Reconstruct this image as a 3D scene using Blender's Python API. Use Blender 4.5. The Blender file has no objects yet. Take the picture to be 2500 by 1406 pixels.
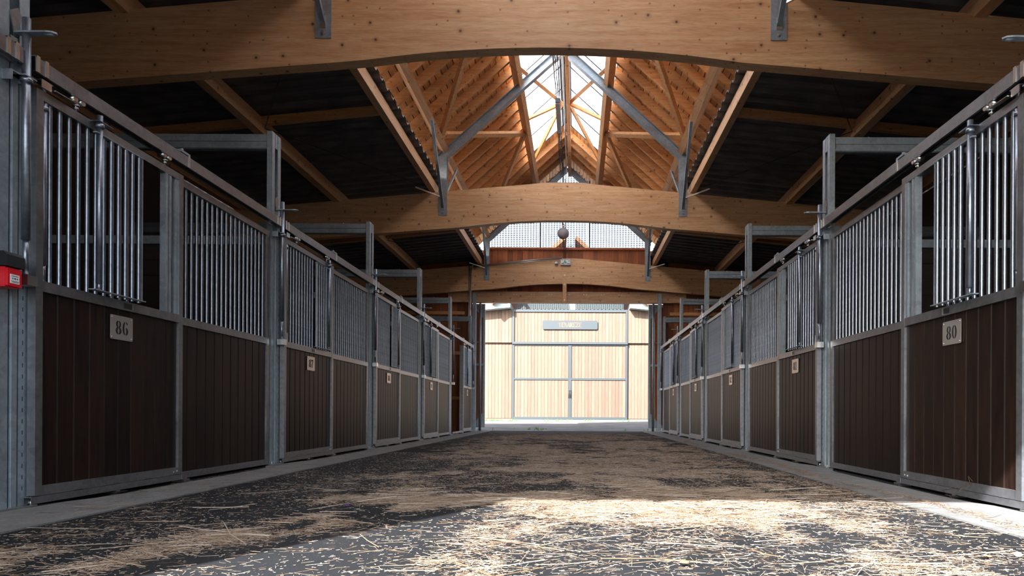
import bpy, math, random
import numpy as np
from mathutils import Vector, Matrix
random.seed(7); rng = np.random.default_rng(7)
S = bpy.context.scene
COL = S.collection
# ------------------------------------------------------------------ camera, sky, sun, exposure
CAMH = 0.53
FPX, U0, V0 = 1667.0, 1406.3, 1008.4
cd = bpy.data.cameras.new('camera'); cam = bpy.data.objects.new('camera', cd); COL.objects.link(cam)
cd.sensor_width = 36.0; cd.lens = FPX / 2500 * 36.0
cd.shift_x = -(U0 - 1250) / 2500; cd.shift_y = (V0 - 703) / 2500
cd.clip_start = 0.05; cd.clip_end = 500
cam.location = (0, 0, CAMH)
cam.rotation_euler = (Matrix.Rotation(math.pi / 2, 3, 'X') @ Matrix.Rotation(0.0051, 3, 'Z')).to_euler()
S.camera = cam
AZ = (0.4735, 0.881)                     # horizontal travel direction of the sunlight
EL = math.radians(36)
sd = Vector((AZ[0] * math.cos(EL), AZ[1] * math.cos(EL), -math.sin(EL)))
ld = bpy.data.lights.new('sun', 'SUN'); ld.energy = 12.5; ld.angle = math.radians(0.55); ld.color = (1, .965, .93)
sun = bpy.data.objects.new('sun', ld); COL.objects.link(sun)
sun.rotation_euler = sd.to_track_quat('-Z', 'Y').to_euler(); sun.location = (-8, -14, 14)
w = bpy.data.worlds.new('sky'); S.world = w; w.use_nodes = True
nt = w.node_tree; bg = nt.nodes['Background']
sky = nt.nodes.new('ShaderNodeTexSky'); sky.sky_type = 'NISHITA'; sky.sun_disc = False
sky.sun_elevation = EL; sky.sun_rotation = math.atan2(-AZ[0], -AZ[1]); sky.air_density = 1.0; sky.dust_density = 2.5
hz = nt.nodes.new('ShaderNodeHueSaturation'); hz.inputs['Saturation'].default_value = .45; hz.inputs['Value'].default_value = 1.0
nt.links.new(sky.outputs[0], hz.inputs['Color']); nt.links.new(hz.outputs[0], bg.inputs[0]); bg.inputs[1].default_value = 0.38
S.view_settings.view_transform = 'Standard'; S.view_settings.look = 'None'
S.view_settings.exposure = 1.08; S.view_settings.gamma = 1.0; S.view_settings.use_curve_mapping = False
S.cycles.max_bounces = 10; S.cycles.diffuse_bounces = 5; S.cycles.glossy_bounces = 4
S.cycles.transmission_bounces = 4; S.cycles.use_denoising = True; S.cycles.sample_clamp_indirect = 6.0

# ------------------------------------------------------------------ materials
def mat(name, col=(.5, .5, .5), rough=.6, metal=0.0):
    m = bpy.data.materials.new(name); m.use_nodes = True
    b = m.node_tree.nodes['Principled BSDF']
    b.inputs['Base Color'].default_value = (*col, 1); b.inputs['Roughness'].default_value = rough
    b.inputs['Metallic'].default_value = metal
    return m
class NG:
    def __init__(s, m): s.t = m.node_tree; s.b = s.t.nodes['Principled BSDF']
    def n(s, typ, **k):
        x = s.t.nodes.new('ShaderNode' + typ)
        for a, v in k.items():
            if a.startswith('i_'):
                key = a[2:].replace('_', ' '); x.inputs[int(key) if key.isdigit() else key].default_value = v
            else: setattr(x, a, v)
        return x
    def l(s, a, b): s.t.links.new(a, b)
    def coords(s, scale=(1, 1, 1), kind='Object'):
        tc = s.n('TexCoord'); mp = s.n('Mapping'); mp.inputs['Scale'].default_value = scale
        s.l(tc.outputs[kind], mp.inputs[0]); return mp.outputs[0]
    def ramp(s, src, stops):
        r = s.n('ValToRGB'); e = r.color_ramp.elements
        e[0].position, e[0].color = stops[0][0], (*stops[0][1], 1)
        e[1].position, e[1].color = stops[-1][0], (*stops[-1][1], 1)
        for p, c in stops[1:-1]:
            q = e.new(p); q.color = (*c, 1)
        s.l(src, r.inputs[0]); return r.outputs[0]
    def mix(s, fac, a, b, mode='MIX'):
        x = s.n('MixRGB', blend_type=mode)
        for i, v in enumerate((fac, a, b)):
            if hasattr(v, 'node'): s.l(v, x.inputs[i])
            else: x.inputs[i].default_value = v if i == 0 else (*v, 1)
        return x.outputs[0]
    def bump(s, src, strength=.3, dist=.01):
        b = s.n('Bump'); b.inputs['Strength'].default_value = strength; b.inputs['Distance'].default_value = dist
        s.l(src, b.inputs['Height']); s.l(b.outputs[0], s.b.inputs['Normal'])

def wood(name, base, dark, axis='X', rough=.6, knots=True, lam=False, vary=.25, world=False):
    """softwood: grain along axis, knots, object-random tint, glued lamellas"""
    m = mat(name, base, rough); g = NG(m)
    ax = {'X': (1, 12, 12), 'Y': (12, 1, 12), 'Z': (12, 12, 1)}[axis]
    tc = g.n('TexCoord'); oi = g.n('ObjectInfo')
    add = g.n('VectorMath', operation='ADD'); sc = g.n('VectorMath', operation='SCALE'); sc.inputs['Scale'].default_value = 37.0
    cmb = g.n('CombineXYZ')
    for i in range(3): g.l(oi.outputs['Random'], cmb.inputs[i])
    g.l(cmb.outputs[0], sc.inputs[0]); g.l(tc.outputs['Object'], add.inputs[0]); g.l(sc.outputs[0], add.inputs[1])
    def mp(sx, src=add.outputs[0]):
        q = g.n('Mapping'); q.inputs['Scale'].default_value = sx; g.l(src, q.inputs[0]); return q.outputs[0]
    n1 = g.n('TexNoise', i_Scale=2.2, i_Detail=5.0, i_Roughness=.6, i_Distortion=.5); g.l(mp(ax), n1.inputs[0])
    c = g.ramp(n1.outputs[0], [(.3, dark), (.62, base)])
    n2 = g.n('TexNoise', i_Scale=12.0, i_Detail=3.0); g.l(mp(ax), n2.inputs[0])
    c = g.mix(.22, c, g.ramp(n2.outputs[0], [(.35, tuple(x * .55 for x in dark)), (.6, base)]))
    if lam:
        sw = {'X': (1, 1, 1), 'Y': (1, 1, 1)}[axis]
        sep = g.n('SeparateXYZ'); g.l(tc.outputs['Object'], sep.inputs[0]); cb = g.n('CombineXYZ')
        g.l(sep.outputs[0 if axis == 'X' else 1], cb.inputs[0]); g.l(sep.outputs[2], cb.inputs[1])
        br = g.n('TexBrick', offset=.37, i_Scale=1.0); br.inputs['Color1'].default_value = (.45, .45, .45, 1)
        br.inputs['Color2'].default_value = (.62, .62, .62, 1); br.inputs['Mortar'].default_value = (.4, .4, .4, 1)
        br.inputs['Mortar Size'].default_value = .0008; br.inputs['Brick Width'].default_value = 1.9; br.inputs['Row Height'].default_value = .042
        g.l(cb.outputs[0], br.inputs[0]); c = g.mix(.55, c, br.outputs[0], 'OVERLAY')
    if knots:
        sp = g.n('SeparateXYZ'); g.l(add.outputs[0], sp.inputs[0]); cc = g.n('CombineXYZ'); sm_ = g.n('Math', operation='ADD')
        ia, ib, ic = {'X': (0, 1, 2), 'Y': (1, 0, 2), 'Z': (2, 0, 1)}[axis]
        g.l(sp.outputs[ib], sm_.inputs[0]); g.l(sp.outputs[ic], sm_.inputs[1]); g.l(sp.outputs[ia], cc.inputs[0]); g.l(sm_.outputs[0], cc.inputs[1])
        for sc_, th_, keep in ((3.6, .05, .42), (7.5, .045, .30)):
            v = g.n('TexVoronoi', voronoi_dimensions='2D', i_Scale=sc_); g.l(cc.outputs[0], v.inputs['Vector'])
            sel = g.n('SeparateColor'); g.l(v.outputs['Color'], sel.inputs[0]); lt = g.n('Math', operation='LESS_THAN'); g.l(sel.outputs[0], lt.inputs[0]); lt.inputs[1].default_value = keep
            k = g.ramp(v.outputs['Distance'], [(th_ * .55, (1, 1, 1)), (th_, (.5, .5, .5)), (th_ * 1.5, (.22, .22, .22)), (th_ * 3.2, (0, 0, 0))])
            kk = g.n('Math', operation='MULTIPLY'); g.l(k, kk.inputs[0]); g.l(lt.outputs[0], kk.inputs[1])
            c = g.mix(kk.outputs[0], c, (dark[0] * .22, dark[1] * .16, dark[2] * .14))
    br_ = g.n('MapRange'); br_.inputs['To Min'].default_value = 1 - vary; br_.inputs['To Max'].default_value = 1 + vary * .6
    g.l(oi.outputs['Random'], br_.inputs[0])
    hs = g.n('HueSaturation'); g.l(c, hs.inputs['Color']); g.l(br_.outputs[0], hs.inputs['Value'])
    g.l(hs.outputs[0], g.b.inputs['Base Color']); g.bump(n2.outputs[0], .12, .003)
    return m

def steel(name, col=(.40, .44, .47), rough=.42, metal=.85):
    m = mat(name, col, rough, metal); g = NG(m); co = g.coords((1, 1, 1))
    v = g.n('TexVoronoi', i_Scale=38.0); g.l(co, v.inputs[0])
    n = g.n('TexNoise', i_Scale=5.0, i_Detail=5.0, i_Roughness=.65); g.l(co, n.inputs[0])
    c = g.mix(.5, g.ramp(n.outputs[0], [(.3, tuple(x * .62 for x in col)), (.7, tuple(min(1, x * 1.3) for x in col))]),
              g.ramp(v.outputs['Color'], [(0, tuple(x * .7 for x in col)), (1, tuple(min(1, x * 1.25) for x in col))]))
    g.l(c, g.b.inputs['Base Color'])
    r = g.n('MapRange'); r.inputs['To Min'].default_value = rough - .12; r.inputs['To Max'].default_value = rough + .2
    g.l(n.outputs[0], r.inputs[0]); g.l(r.outputs[0], g.b.inputs['Roughness']); g.bump(n.outputs[0], .06, .004)
    return m
M = {}
TAN, TAND = (.82, .50, .27), (.63, .31, .125)
M['beam_x'] = wood('glulam_x', TAN, TAND, 'X', .5, True, True)
M['beam_y'] = wood('timber_y', TAN, TAND, 'Y', .55, True, False)
M['raft'] = wood('timber_x', (.82, .45, .19), (.60, .26, .085), 'X', .6)
M['board'] = wood('roof_board', (.78, .40, .15), (.52, .21, .06), 'Y', .65, False, False, .35)
M['redwood'] = wood('inner_cladding', (.46, .15, .055), (.30, .075, .025), 'Z', .6, False, False, .4)
M['clad'] = wood('outer_cladding', (.138, .092, .065), (.108, .064, .040), 'Z', .7, False, False, .22)
M['dark'] = wood('stained_plank', (.0175, .0078, .0048), (.0024, .0018, .0019), 'Z', .45, False, False, .5)
M['dark'].node_tree.nodes['Principled BSDF'].inputs['Specular IOR Level'].default_value = .16
M['stall'] = wood('stall_back_plank', (.02, .013, .01), (.01, .007, .006), 'X', .7, False)
M['steel'] = steel('galvanised_steel', (.33, .395, .445), .46, .6)
M['bar'] = steel('galvanised_tube', (.27, .31, .375), .33, .9)
M['steel2'] = steel('galvanised_frame', (.25, .26, .285), .36, .85)
M['zinc'] = mat('zinc_fitting', (.6, .62, .62), .3, 1)
M['grey'] = mat('grey_paint', (.030, .042, .050), .5, .0)
M['plate'] = mat('brushed_plate', (.42, .395, .37), .3, .55)
M['ink'] = mat('cut_out', (.006, .006, .006), .8)
M['black'] = mat('black_plastic', (.012, .014, .018), .45)
M['red'] = mat('red_plastic', (.62, .01, .02), .3)
M['white'] = mat('white_plastic', (.75, .76, .78), .4)
M['green'] = mat('green_print', (.02, .28, .14), .5)
M['lampgrey'] = mat('globe_grey', (.38, .35, .37), .45)
M['deck'] = mat('roof_sheet', (.028, .028, .032), .55); M['decktop'] = mat('roof_sheet_upper_side', (.30, .33, .36), .5, .2)
M['fascia'] = mat('pale_roof_edge', (.36, .46, .45), .5)
M['wallout'] = mat('dark_wall', (.03, .018, .012), .8)
M['mesh'] = mat('expanded_metal', (.035, .055, .062), .5, 0)
def deckmat():
    g = NG(M['deck']); n = g.n('TexNoise', i_Scale=3.0, i_Detail=4.0); g.l(g.coords((1, 3, 1)), n.inputs[0])
    g.l(g.ramp(n.outputs[0], [(.3, (.075, .072, .08)), (.7, (.17, .155, .15))]), g.b.inputs['Base Color'])
deckmat()
def asphalt(name, a, b, bits=True):
    m = mat(name, a, .85); g = NG(m); co = g.coords()
    n = g.n('TexNoise', i_Scale=160.0, i_Detail=4.0, i_Roughness=.75); g.l(co, n.inputs[0])
    n2 = g.n('TexNoise', i_Scale=1.3, i_Detail=5.0); g.l(co, n2.inputs[0])
    c = g.ramp(n.outputs[0], [(.36, a), (.60, b), (.78, tuple(x * 2.2 for x in b))])
    c = g.mix(.5, c, g.ramp(n2.outputs[0], [(.35, tuple(x * .7 for x in a)), (.65, tuple(x * 1.1 for x in b))]))
    if bits:
        v = g.n('TexVoronoi', i_Scale=95.0); g.l(g.coords((1, .6, 1)), v.inputs[0])
        n3 = g.n('TexNoise', i_Scale=4.0, i_Detail=3.0); g.l(co, n3.inputs[0])
        k = g.n('Math', operation='LESS_THAN'); g.l(v.outputs['Distance'], k.inputs[0])
        r = g.n('MapRange'); r.inputs[1].default_value = .4; r.inputs[2].default_value = .75; r.inputs['To Min'].default_value = .0; r.inputs['To Max'].default_value = .22
        g.l(n3.outputs[0], r.inputs[0]); g.l(r.outputs[0], k.inputs[1])
        c = g.mix(k.outputs[0], c, (.24, .20, .16))
    g.l(c, g.b.inputs['Base Color']); g.bump(n.outputs[0], .7, .006); g.b.inputs['Specular IOR Level'].default_value = .15
    return m
M['asphalt'] = asphalt('aisle_asphalt', (.007, .0085, .011), (.020, .022, .026))
M['yard'] = asphalt('yard_gravel', (.10, .105, .11), (.18, .18, .18), False)
def concrete():
    m = mat('concrete', (.2, .21, .21), .8); g = NG(m); co = g.coords()
    n = g.n('TexNoise', i_Scale=4.0, i_Detail=8.0, i_Roughness=.7); g.l(co, n.inputs[0])
    n2 = g.n('TexNoise', i_Scale=70.0, i_Detail=3.0); g.l(co, n2.inputs[0])
    c = g.mix(.3, g.ramp(n.outputs[0], [(.3, (.09, .094, .096)), (.7, (.19, .197, .2))]), g.ramp(n2.outputs[0], [(.3, (.06, .06, .06)), (.7, (.25, .25, .25))]))
    g.l(c, g.b.inputs['Base Color']); g.bump(n2.outputs[0], .25, .004); return m
M['concrete'] = concrete()
def strawmat():
    m = mat('straw', (.6, .42, .22), .6); g = NG(m)
    at = g.n('Attribute', attribute_name='tint'); 
    g.l(g.ramp(at.outputs['Fac'], [(0, (.05, .026, .013)), (.25, (.125, .075, .042)), (.6, (.235, .18, .13)), (1, (.36, .32, .275))]), g.b.inputs['Base Color'])
    return m
M['straw'] = strawmat()
M['grass'] = mat('grass_green', (.12, .35, .03), .7)
M['leaf'] = mat('dry_leaf_brown', (.28, .12, .06), .7)
M['petal'] = mat('violet_petal', (.3, .05, .55), .5)
M['pebble'] = mat('pale_pebble', (.65, .64, .62), .6)
def glazing(name, tint):
    m = bpy.data.materials.new(name); m.use_nodes = True; t = m.node_tree; t.nodes.clear()
    o = t.nodes.new('ShaderNodeOutputMaterial'); a = t.nodes.new('ShaderNodeBsdfTranslucent'); b = t.nodes.new('ShaderNodeBsdfTransparent')
    x = t.nodes.new('ShaderNodeMixShader'); x.inputs[0].default_value = .05
    a.inputs[0].default_value = (*tint, 1); b.inputs[0].default_value = (*tint, 1)
    t.links.new(a.outputs[0], x.inputs[1]); t.links.new(b.outputs[0], x.inputs[2]); t.links.new(x.outputs[0], o.inputs[0]); return m
M['poly'] = glazing('polycarbonate', (.95, .96, .98))

# ------------------------------------------------------------------ mesh helpers
class MB:
    def __init__(s, sx=1): s.v = []; s.f = []; s.sx = sx; s.sm = []
    def quadbox(s, P):
        n = len(s.v); s.v += [tuple(p) for p in P]
        s.f += [(n, n + 3, n + 2, n + 1), (n + 4, n + 5, n + 6, n + 7), (n, n + 1, n + 5, n + 4), (n + 1, n + 2, n + 6, n + 5), (n + 2, n + 3, n + 7, n + 6), (n + 3, n, n + 4, n + 7)]
        s.sm += [False] * 6; return s
    def box(s, x0, x1, y0, y1, z0, z1):
        x0, x1 = sorted((x0 * s.sx, x1 * s.sx)); y0, y1 = sorted((y0, y1)); z0, z1 = sorted((z0, z1))
        return s.quadbox([(x0, y0, z0), (x1, y0, z0), (x1, y1, z0), (x0, y1, z0), (x0, y0, z1), (x1, y0, z1), (x1, y1, z1), (x0, y1, z1)])
    def beam(s, p, q, w, h, up=(0, 0, 1)):
        """bar from p to q; w across, h along up (centred)"""
        p = Vector((p[0] * s.sx, p[1], p[2])); q = Vector((q[0] * s.sx, q[1], q[2])); d = (q - p).normalized()
        u = Vector((up[0] * s.sx, up[1], up[2])); u = (u - d * u.dot(d)).normalized(); r = d.cross(u)
        P = []
        for e in (-1, 1):
            for a, b in ((p, -1), (p, 1), (q, 1), (q, -1)):
                P.append(a + r * (b * w / 2) + u * (e * h / 2))
        return s.quadbox(P)
    def tube(s, p, q, r, n=10, caps=True):
        p = Vector((p[0] * s.sx, p[1], p[2])); q = Vector((q[0] * s.sx, q[1], q[2])); d = (q - p).normalized()
        a = d.orthogonal().normalized(); b = d.cross(a); k = len(s.v)
        for c in (p, q):
            for i in range(n):
                t = 2 * math.pi * i / n; s.v.append(tuple(c + a * (r * math.cos(t)) + b * (r * math.sin(t))))
        for i in range(n):
            j = (i + 1) % n; s.f.append((k + i, k + j, k + n + j, k + n + i)); s.sm.append(True)
        if caps:
            s.f.append(tuple(k + i for i in reversed(range(n)))); s.f.append(tuple(k + n + i for i in range(n))); s.sm += [False, False]
        return s
    def path(s, pts, r, n=8):
        for a, b in zip(pts, pts[1:]): s.tube(a, b, r, n)
        return s
    def prism(s, poly, fn, t0, t1):
        """polygon (2D) swept between t0 and t1; fn(a,b,t)->xyz"""
        k = len(s.v); n = len(poly)
        for t in (t0, t1):
            for a, b in poly:
                x, y, z = fn(a, b, t); s.v.append((x * s.sx, y, z))
        for i in range(n):
            j = (i + 1) % n; s.f.append((k + i, k + j, k + n + j, k + n + i)); s.sm.append(False)
        s.f.append(tuple(k + i for i in reversed(range(n)))); s.f.append(tuple(k + n + i for i in range(n))); s.sm += [False, False]
        return s
    def mesh(s, name, m):
        me = bpy.data.meshes.new(name); me.from_pydata(s.v, [], s.f)
        if any(s.sm): me.polygons.foreach_set('use_smooth', s.sm)
        me.materials.append(m); me.update(); return me
    def build(s, name, m, parent=None, loc=None):
        return link(name, s.mesh(name, m), parent, loc)
def link(name, me, parent=None, loc=None):
    o = bpy.data.objects.new(name, me); COL.objects.link(o)
    if parent: o.parent = parent
    if loc: o.location = loc
    return o
def tag(o, label=None, cat=None, group=None, kind=None):
    if label: o['label'] = label
    if cat: o['category'] = cat
    if group: o['group'] = group
    if kind: o['kind'] = kind
    return o
def thing(name, loc, label=None, cat=None, group=None, kind=None):
    o = bpy.data.objects.new(name, None); COL.objects.link(o); o.location = loc; o.empty_display_size = .1
    return tag(o, label, cat, group, kind)
def copy_tree(o, parent=None):
    c = o.copy(); COL.objects.link(c); c.parent = parent
    for ch in list(KIDS.get(o.name, [])): copy_tree(ch, c)
    return c
KIDS = {}
def remember(root):
    KIDS.clear()
    for o in COL.objects:
        if o.parent: KIDS.setdefault(o.parent.name, []).append(o)

# ------------------------------------------------------------------ dimensions
XC = -0.27                   # centre line of barn
WL, WR = 2.919, 2.407        # door planes
BP, Y0 = 3.1416, 3.62        # bay pitch and first boundary
YN, YF = -0.10, 19.62        # inner faces of the end walls
YD = 29.0                    # facing barn
def zf(o): return 7.5 - .9 * abs(o)          # lantern roof line over offset from centre
SL = math.atan(.9); NX, NZ = math.sin(SL), math.cos(SL)

# ------------------------------------------------------------------ floor, yard, strips
fl = MB().box(-6.9, 6.4, -.45, 20.1, -.3, 0.0).build('floor', M['asphalt']); tag(fl, 'dark asphalt floor of the aisle and stalls', 'floor', kind='structure')
g = MB()
g.v += [(-70, -.46, -.02), (70, -.46, -.02), (70, 20.0, -.02), (-70, 20.0, -.02), (-70, 28.8, .19), (70, 28.8, .19), (-70, 130, .6), (70, 130, .6)]
g.f += [(0, 1, 2, 3), (3, 2, 5, 4), (4, 5, 7, 6)]; g.sm += [False] * 3
tag(g.build('ground', M['yard']), 'pale grey gravelled yard outside the barn doors', 'ground', kind='structure')
tag(MB().box(-70, 70, -60, -.455, -.2, -.02).build('ground_front', M['asphalt']), 'unseen dark ground before the near doors, added to cut bounced light', 'ground', kind='structure')  # out of view; dark surface added to reduce light bouncing into the aisle
for side, x0, x1 in (('left', -2.86, -2.45), ('right', 1.92, 2.36)):
    r = thing('trim_1' if side == 'left' else 'trim_2', ((x0 + x1) / 2, 0, 0), 'concrete strip along the foot of the %s row of stalls' % ('left' if side == 'left' else 'right'), 'kerb', kind='structure')
    xc = (x0 + x1) / 2; y = -.4
    while y < 19.6:
        y1 = min(y + 3.1416 * .999, 19.7)
        m = MB(); n = 14; sgn = -1 if side == 'left' else 1
        xa, xb = sorted((x0 - xc, x1 - xc))
        # inner edge bulges outwards (towards the stalls) round each post foot
        top = []
        for i in range(n + 1):
            yy = y + (y1 - y) * i / n; d = abs(((yy - Y0) + BP / 2) % BP - BP / 2)
            bulge = .19 * math.exp(-(d / .28) ** 2)
            top.append((yy, bulge + random.uniform(-.006, .006), random.uniform(-.008, .008)))
        poly = ([((xa - b if side == 'left' else xb + b), yy) for yy, b, e in top] + [((xb + e if side == 'left' else xa + e), yy) for yy, b, e in reversed(top)])
        m.prism(poly, lambda a, b, t: (a, b, t), -.02, .008)
        m.build('kerb_slab', M['concrete'], r); y = y1 + .004

# ------------------------------------------------------------------ lettering
def crescent(cx, cy, rx, ry, ix, iy, side, a0=-78, a1=78, n=9):
    o = []; i_ = []
    for k in range(n + 1):
        t = math.radians(a0 + (a1 - a0) * k / n)
        o.append((cx + side * rx * math.cos(t), cy + ry * math.sin(t))); i_.append((cx + side * ix * math.cos(t), cy + iy * math.sin(t)))
    return o + i_[::-1]
def glyph(ch):
    c = crescent
    if ch == '0': return [c(.3, .5, .29, .5, .11, .44, -1), c(.3, .5, .29, .5, .11, .44, 1)]
    if ch == '8': return [c(.3, .74, .25, .26, .09, .2, s) for s in (-1, 1)] + [c(.3, .27, .29, .27, .1, .2, s) for s in (-1, 1)]
    if ch == '6': return [c(.3, .5, .29, .5, .11, .44, -1), c(.33, .29, .26, .29, .08, .22, 1), c(.36, .72, .2, .28, .09, .22, 1, 20, 80)]
    if ch == '9': return [[(.6 - x, 1 - y) for x, y in p] for p in glyph('6')]
    if ch == '7': return [[(.02, .98), (.58, .98), (.58, .8), (.06, .8), (.02, .66)], [(.56, .77), (.34, .38), (.34, 0), (.12, 0), (.14, .36), (.42, .77)]]
    if ch == '1': return [[(.2, 0), (.2, 1), (.38, 1), (.38, 0)], [(.05, 0), (.17, 0), (.17, .08), (.05, .08)], [(.41, 0), (.53, 0), (.53, .08), (.41, .08)], [(.17, .98), (.04, .86), (.17, .86)]]
    if ch == '2': return [c(.3, .72, .27, .28, .08, .22, 1), c(.3, .72, .27, .28, .1, .22, -1, 10, 78), [(.5, .5), (.1, .2), (.02, .04), (.3, .2), (.38, .42)], [(.02, 0), (.58, 0), (.58, .2), (.32, .14)]]
    if ch == '3': return [c(.28, .75, .26, .25, .09, .2, 1), c(.28, .27, .3, .27, .1, .2, 1), c(.28, .75, .24, .25, .1, .2, -1, 20, 78), c(.28, .27, .26, .27, .1, .2, -1, -78, -20)]
    if ch == '4': return [[(.3, 1), (.3, .78), (.12, .36), (.0, .36)], [(0, .33), (.3, .33), (.3, .2), (0, .2)], [(.34, 1), (.5, 1), (.5, 0), (.34, 0)], [(.52, .33), (.6, .33), (.6, .2), (.52, .2)]]
    B = lambda x0, y0, x1, y1: [(x0, y0), (x1, y0), (x1, y1), (x0, y1)]
    if ch == 'T': return [B(.2, 0, .42, .96), B(0, .84, .18, 1), B(.44, .84, .62, 1), B(0, .7, .05, .84), B(.57, .7, .62, .84)]
    if ch == 'E': return [B(.03, 0, .26, 1), B(.29, .86, .6, 1), B(.29, .44, .46, .57), B(.29, 0, .6, .14), B(.54, .7, .6, .86), B(.54, .14, .6, .3)]
    if ch == 'N': return [B(.03, 0, .10, .8), B(-.03, 0, .16, .08), [(-.03, 1), (.22, 1), (.60, 0), (.42, 0), (.08, .84), (-.03, .92)], B(.50, .36, .57, 1), B(.44, .92, .63, 1)]
    if ch == 'A': return [[(.0, 0), (.1, 0), (.26, .7), (.2, .86)], [(.26, 1), (.42, 1), (.66, 0), (.42, 0)], B(.17, .26, .36, .36)]
    if ch == 'R': return [B(.0, 0, .22, 1), c(.24, .75, .32, .25, .12, .16, 1, -85, 85), [(.25, .5), (.4, .5), (.64, 0), (.42, 0)]]
    if ch == 'Z': return [[(.4, .86), (.6, .86), (.2, .14), (.0, .14)], B(.0, .88, .6, 1), B(.0, 0, .6, .12), B(.0, .7, .06, .88), B(.54, .12, .6, .3)]
    return []
def text(s, h, wscale, adv, fn, t0, t1, name, m, parent):
    W = adv * len(s) * h; x = -W / 2 + (adv - .6 * wscale) * h / 2
    for ch in s:
        mb = MB()
        for p in glyph(ch): mb.prism([(x + a * h * wscale, b * h) for a, b in p], fn, t0, t1)
        mb.build(name, m, parent); x += adv * h

# ------------------------------------------------------------------ stall fronts
DW = 1.379
def plank_mesh(sx, wid, z0, z1, x0, x1):
    # tongue and groove board with eased long edges
    c = .006
    return MB(sx).prism([(x0, c), (x0 + c, 0), (x1, 0), (x1, wid), (x0 + c, wid), (x0, wid - c)], lambda a, b, t: (a, b, t), z0, z1).mesh('plank', M['dark'])
def bar_mesh(sx, z0, z1, r=.0125, n=10): return MB(sx).tube((0, 0, z0), (0, 0, z1), r, n, False).mesh('bar', M['bar'])
def make_door(side, opened):
    sx = -1 if side == 'L' else 1
    D = WL if side == 'L' else WR
    t = thing('sliding_stall_door', (sx * D, Y0 + .065, 0))
    f = MB(sx); T = .05
    F_ = .0445
    f.box(0, F_, 0, T, .067, 2.274).box(0, F_, DW - T, DW, .067, 2.274)
    f.box(.001, F_, T, DW - T, .067, .118).box(.001, F_, T, DW - T, 1.18, 1.238).box(.001, F_, T, DW - T, 2.224, 2.274)
    f.build('frame', M['steel2'], t)
    n = 10; pw = (DW - 2 * T) / n; pm = plank_mesh(sx, pw - .003, .118, 1.18, .018, .044)
    for i in range(n): link('plank', pm, t, (0, T + i * pw + .0015, 0))
    bm = bar_mesh(sx, 1.238, 2.224)
    for i in range(10): link('bar', bm, t, (sx * .026, .125 + i * .073, 0))
    # upright channel on the closing side
    p = MB(sx); p.box(.002, .044, 1.165, 1.170, 1.238, 2.224).box(.002, .007, 1.170, 1.192, 1.238, 2.224).box(.039, .044, 1.170, 1.192, 1.238, 2.224)
    p.box(.004, .045, 1.212, 1.236, 1.238, 2.224).box(.004, .03, 1.29, 1.329, 1.238, 2.224); p.build('closing_channel', M['steel'], t)
    link('bar', bm, t, (sx * .026, 1.262, 0))
    # hinged feed gate, folded open in front of the bars or closed
    if opened: gx, gy, dirn = -.034, .84, -1
    else: gx, gy, dirn = -.01, .80, 1
    gm = MB(sx)
    z0 = 1.252
    ys = sorted((gy, gy + dirn * .44))
    gm.box(gx - .02, gx + .022, ys[0] - .02, ys[1] + .02, z0, z0 + .006).box(gx - .012, gx + .014, ys[0], ys[1], 2.196, 2.203)
    gm.box(gx - .006, gx + .006, gy - .005, gy + .005, z0, 2.2)
    gate = gm.build('feed_gate', M['steel'], t)
    gb = bar_mesh(sx, z0 - .012, 2.2)
    for i in range(5): link('gate_bar', gb, gate, (sx * gx, gy + dirn * (.03 + i * .067), 0))
    MB(sx).tube((gx, gy + dirn * .40, 1.30), (gx, gy + dirn * .40, 2.31), .0175, 12).tube((gx, gy + dirn * .40, z0), (gx, gy + dirn * .40, 1.31), .012, 8) \
        .tube((gx, gy + dirn * .40, 2.235), (gx, gy + dirn * .40, 2.26), .025, 12).box(gx - .02, .02, gy + dirn * .40 - .03, gy + dirn * .40 + .09, 2.268, 2.274).build('gate_bolt', M['bar'], gate)
    b = MB(sx); b.tube((.02, .075, 1.33), (.02, .075, 2.22), .0165, 12).tube((.02, .075, 1.24), (.02, .075, 1.34), .0115, 10).tube((.02, .075, 2.18), (.02, .075, 2.2), .023, 12)
    b.tube((.02, .075, 2.27), (.02, .075, 2.34), .012, 8); b.build('door_bolt', M['bar'], t)
    c = MB(sx); c.box(-.012, .05, .02, .1, 2.325, 2.33).box(-.012, -.006, .02, .09, 2.285, 2.33).beam((-.012, .1, 2.30), (-.02, .26, 2.30), .03, .005).build('bolt_catch', M['zinc'], t)
    s = MB(sx).box(-.0015, .001, .72, .80, 1.192, 1.226).build('latch_plate', M['black'], t)
    MB(sx).box(-.004, .001, .802, .808, 1.19, 1.228).build('latch_pin', M['zinc'], t)
    h = None
    for yy in (.30, 1.16):
        h = MB(sx).tube((.01, yy, 2.274), (.01, yy, 2.345), .007, 8).tube((.01, yy, 2.285), (.01, yy, 2.297), .016, 6).tube((.01, yy, 2.305), (.01, yy, 2.312), .02, 10)
        h.tube((-.014, yy + .03, 2.338), (.034, yy + .03, 2.338), .019, 12).tube((-.014, yy - .03, 2.338), (.034, yy - .03, 2.338), .019, 12)
        h.box(-.004, .024, yy - .045, yy + .045, 2.325, 2.331).build('roller_hanger', M['zinc'], t)
    MB(sx).box(-.003, .001, 1.27, 1.30, .082, .094).tube((-.006, 1.31, .09), (.0, 1.31, .09), .008, 8).build('guide_bolt', M['zinc'], t)
    return t
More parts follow.
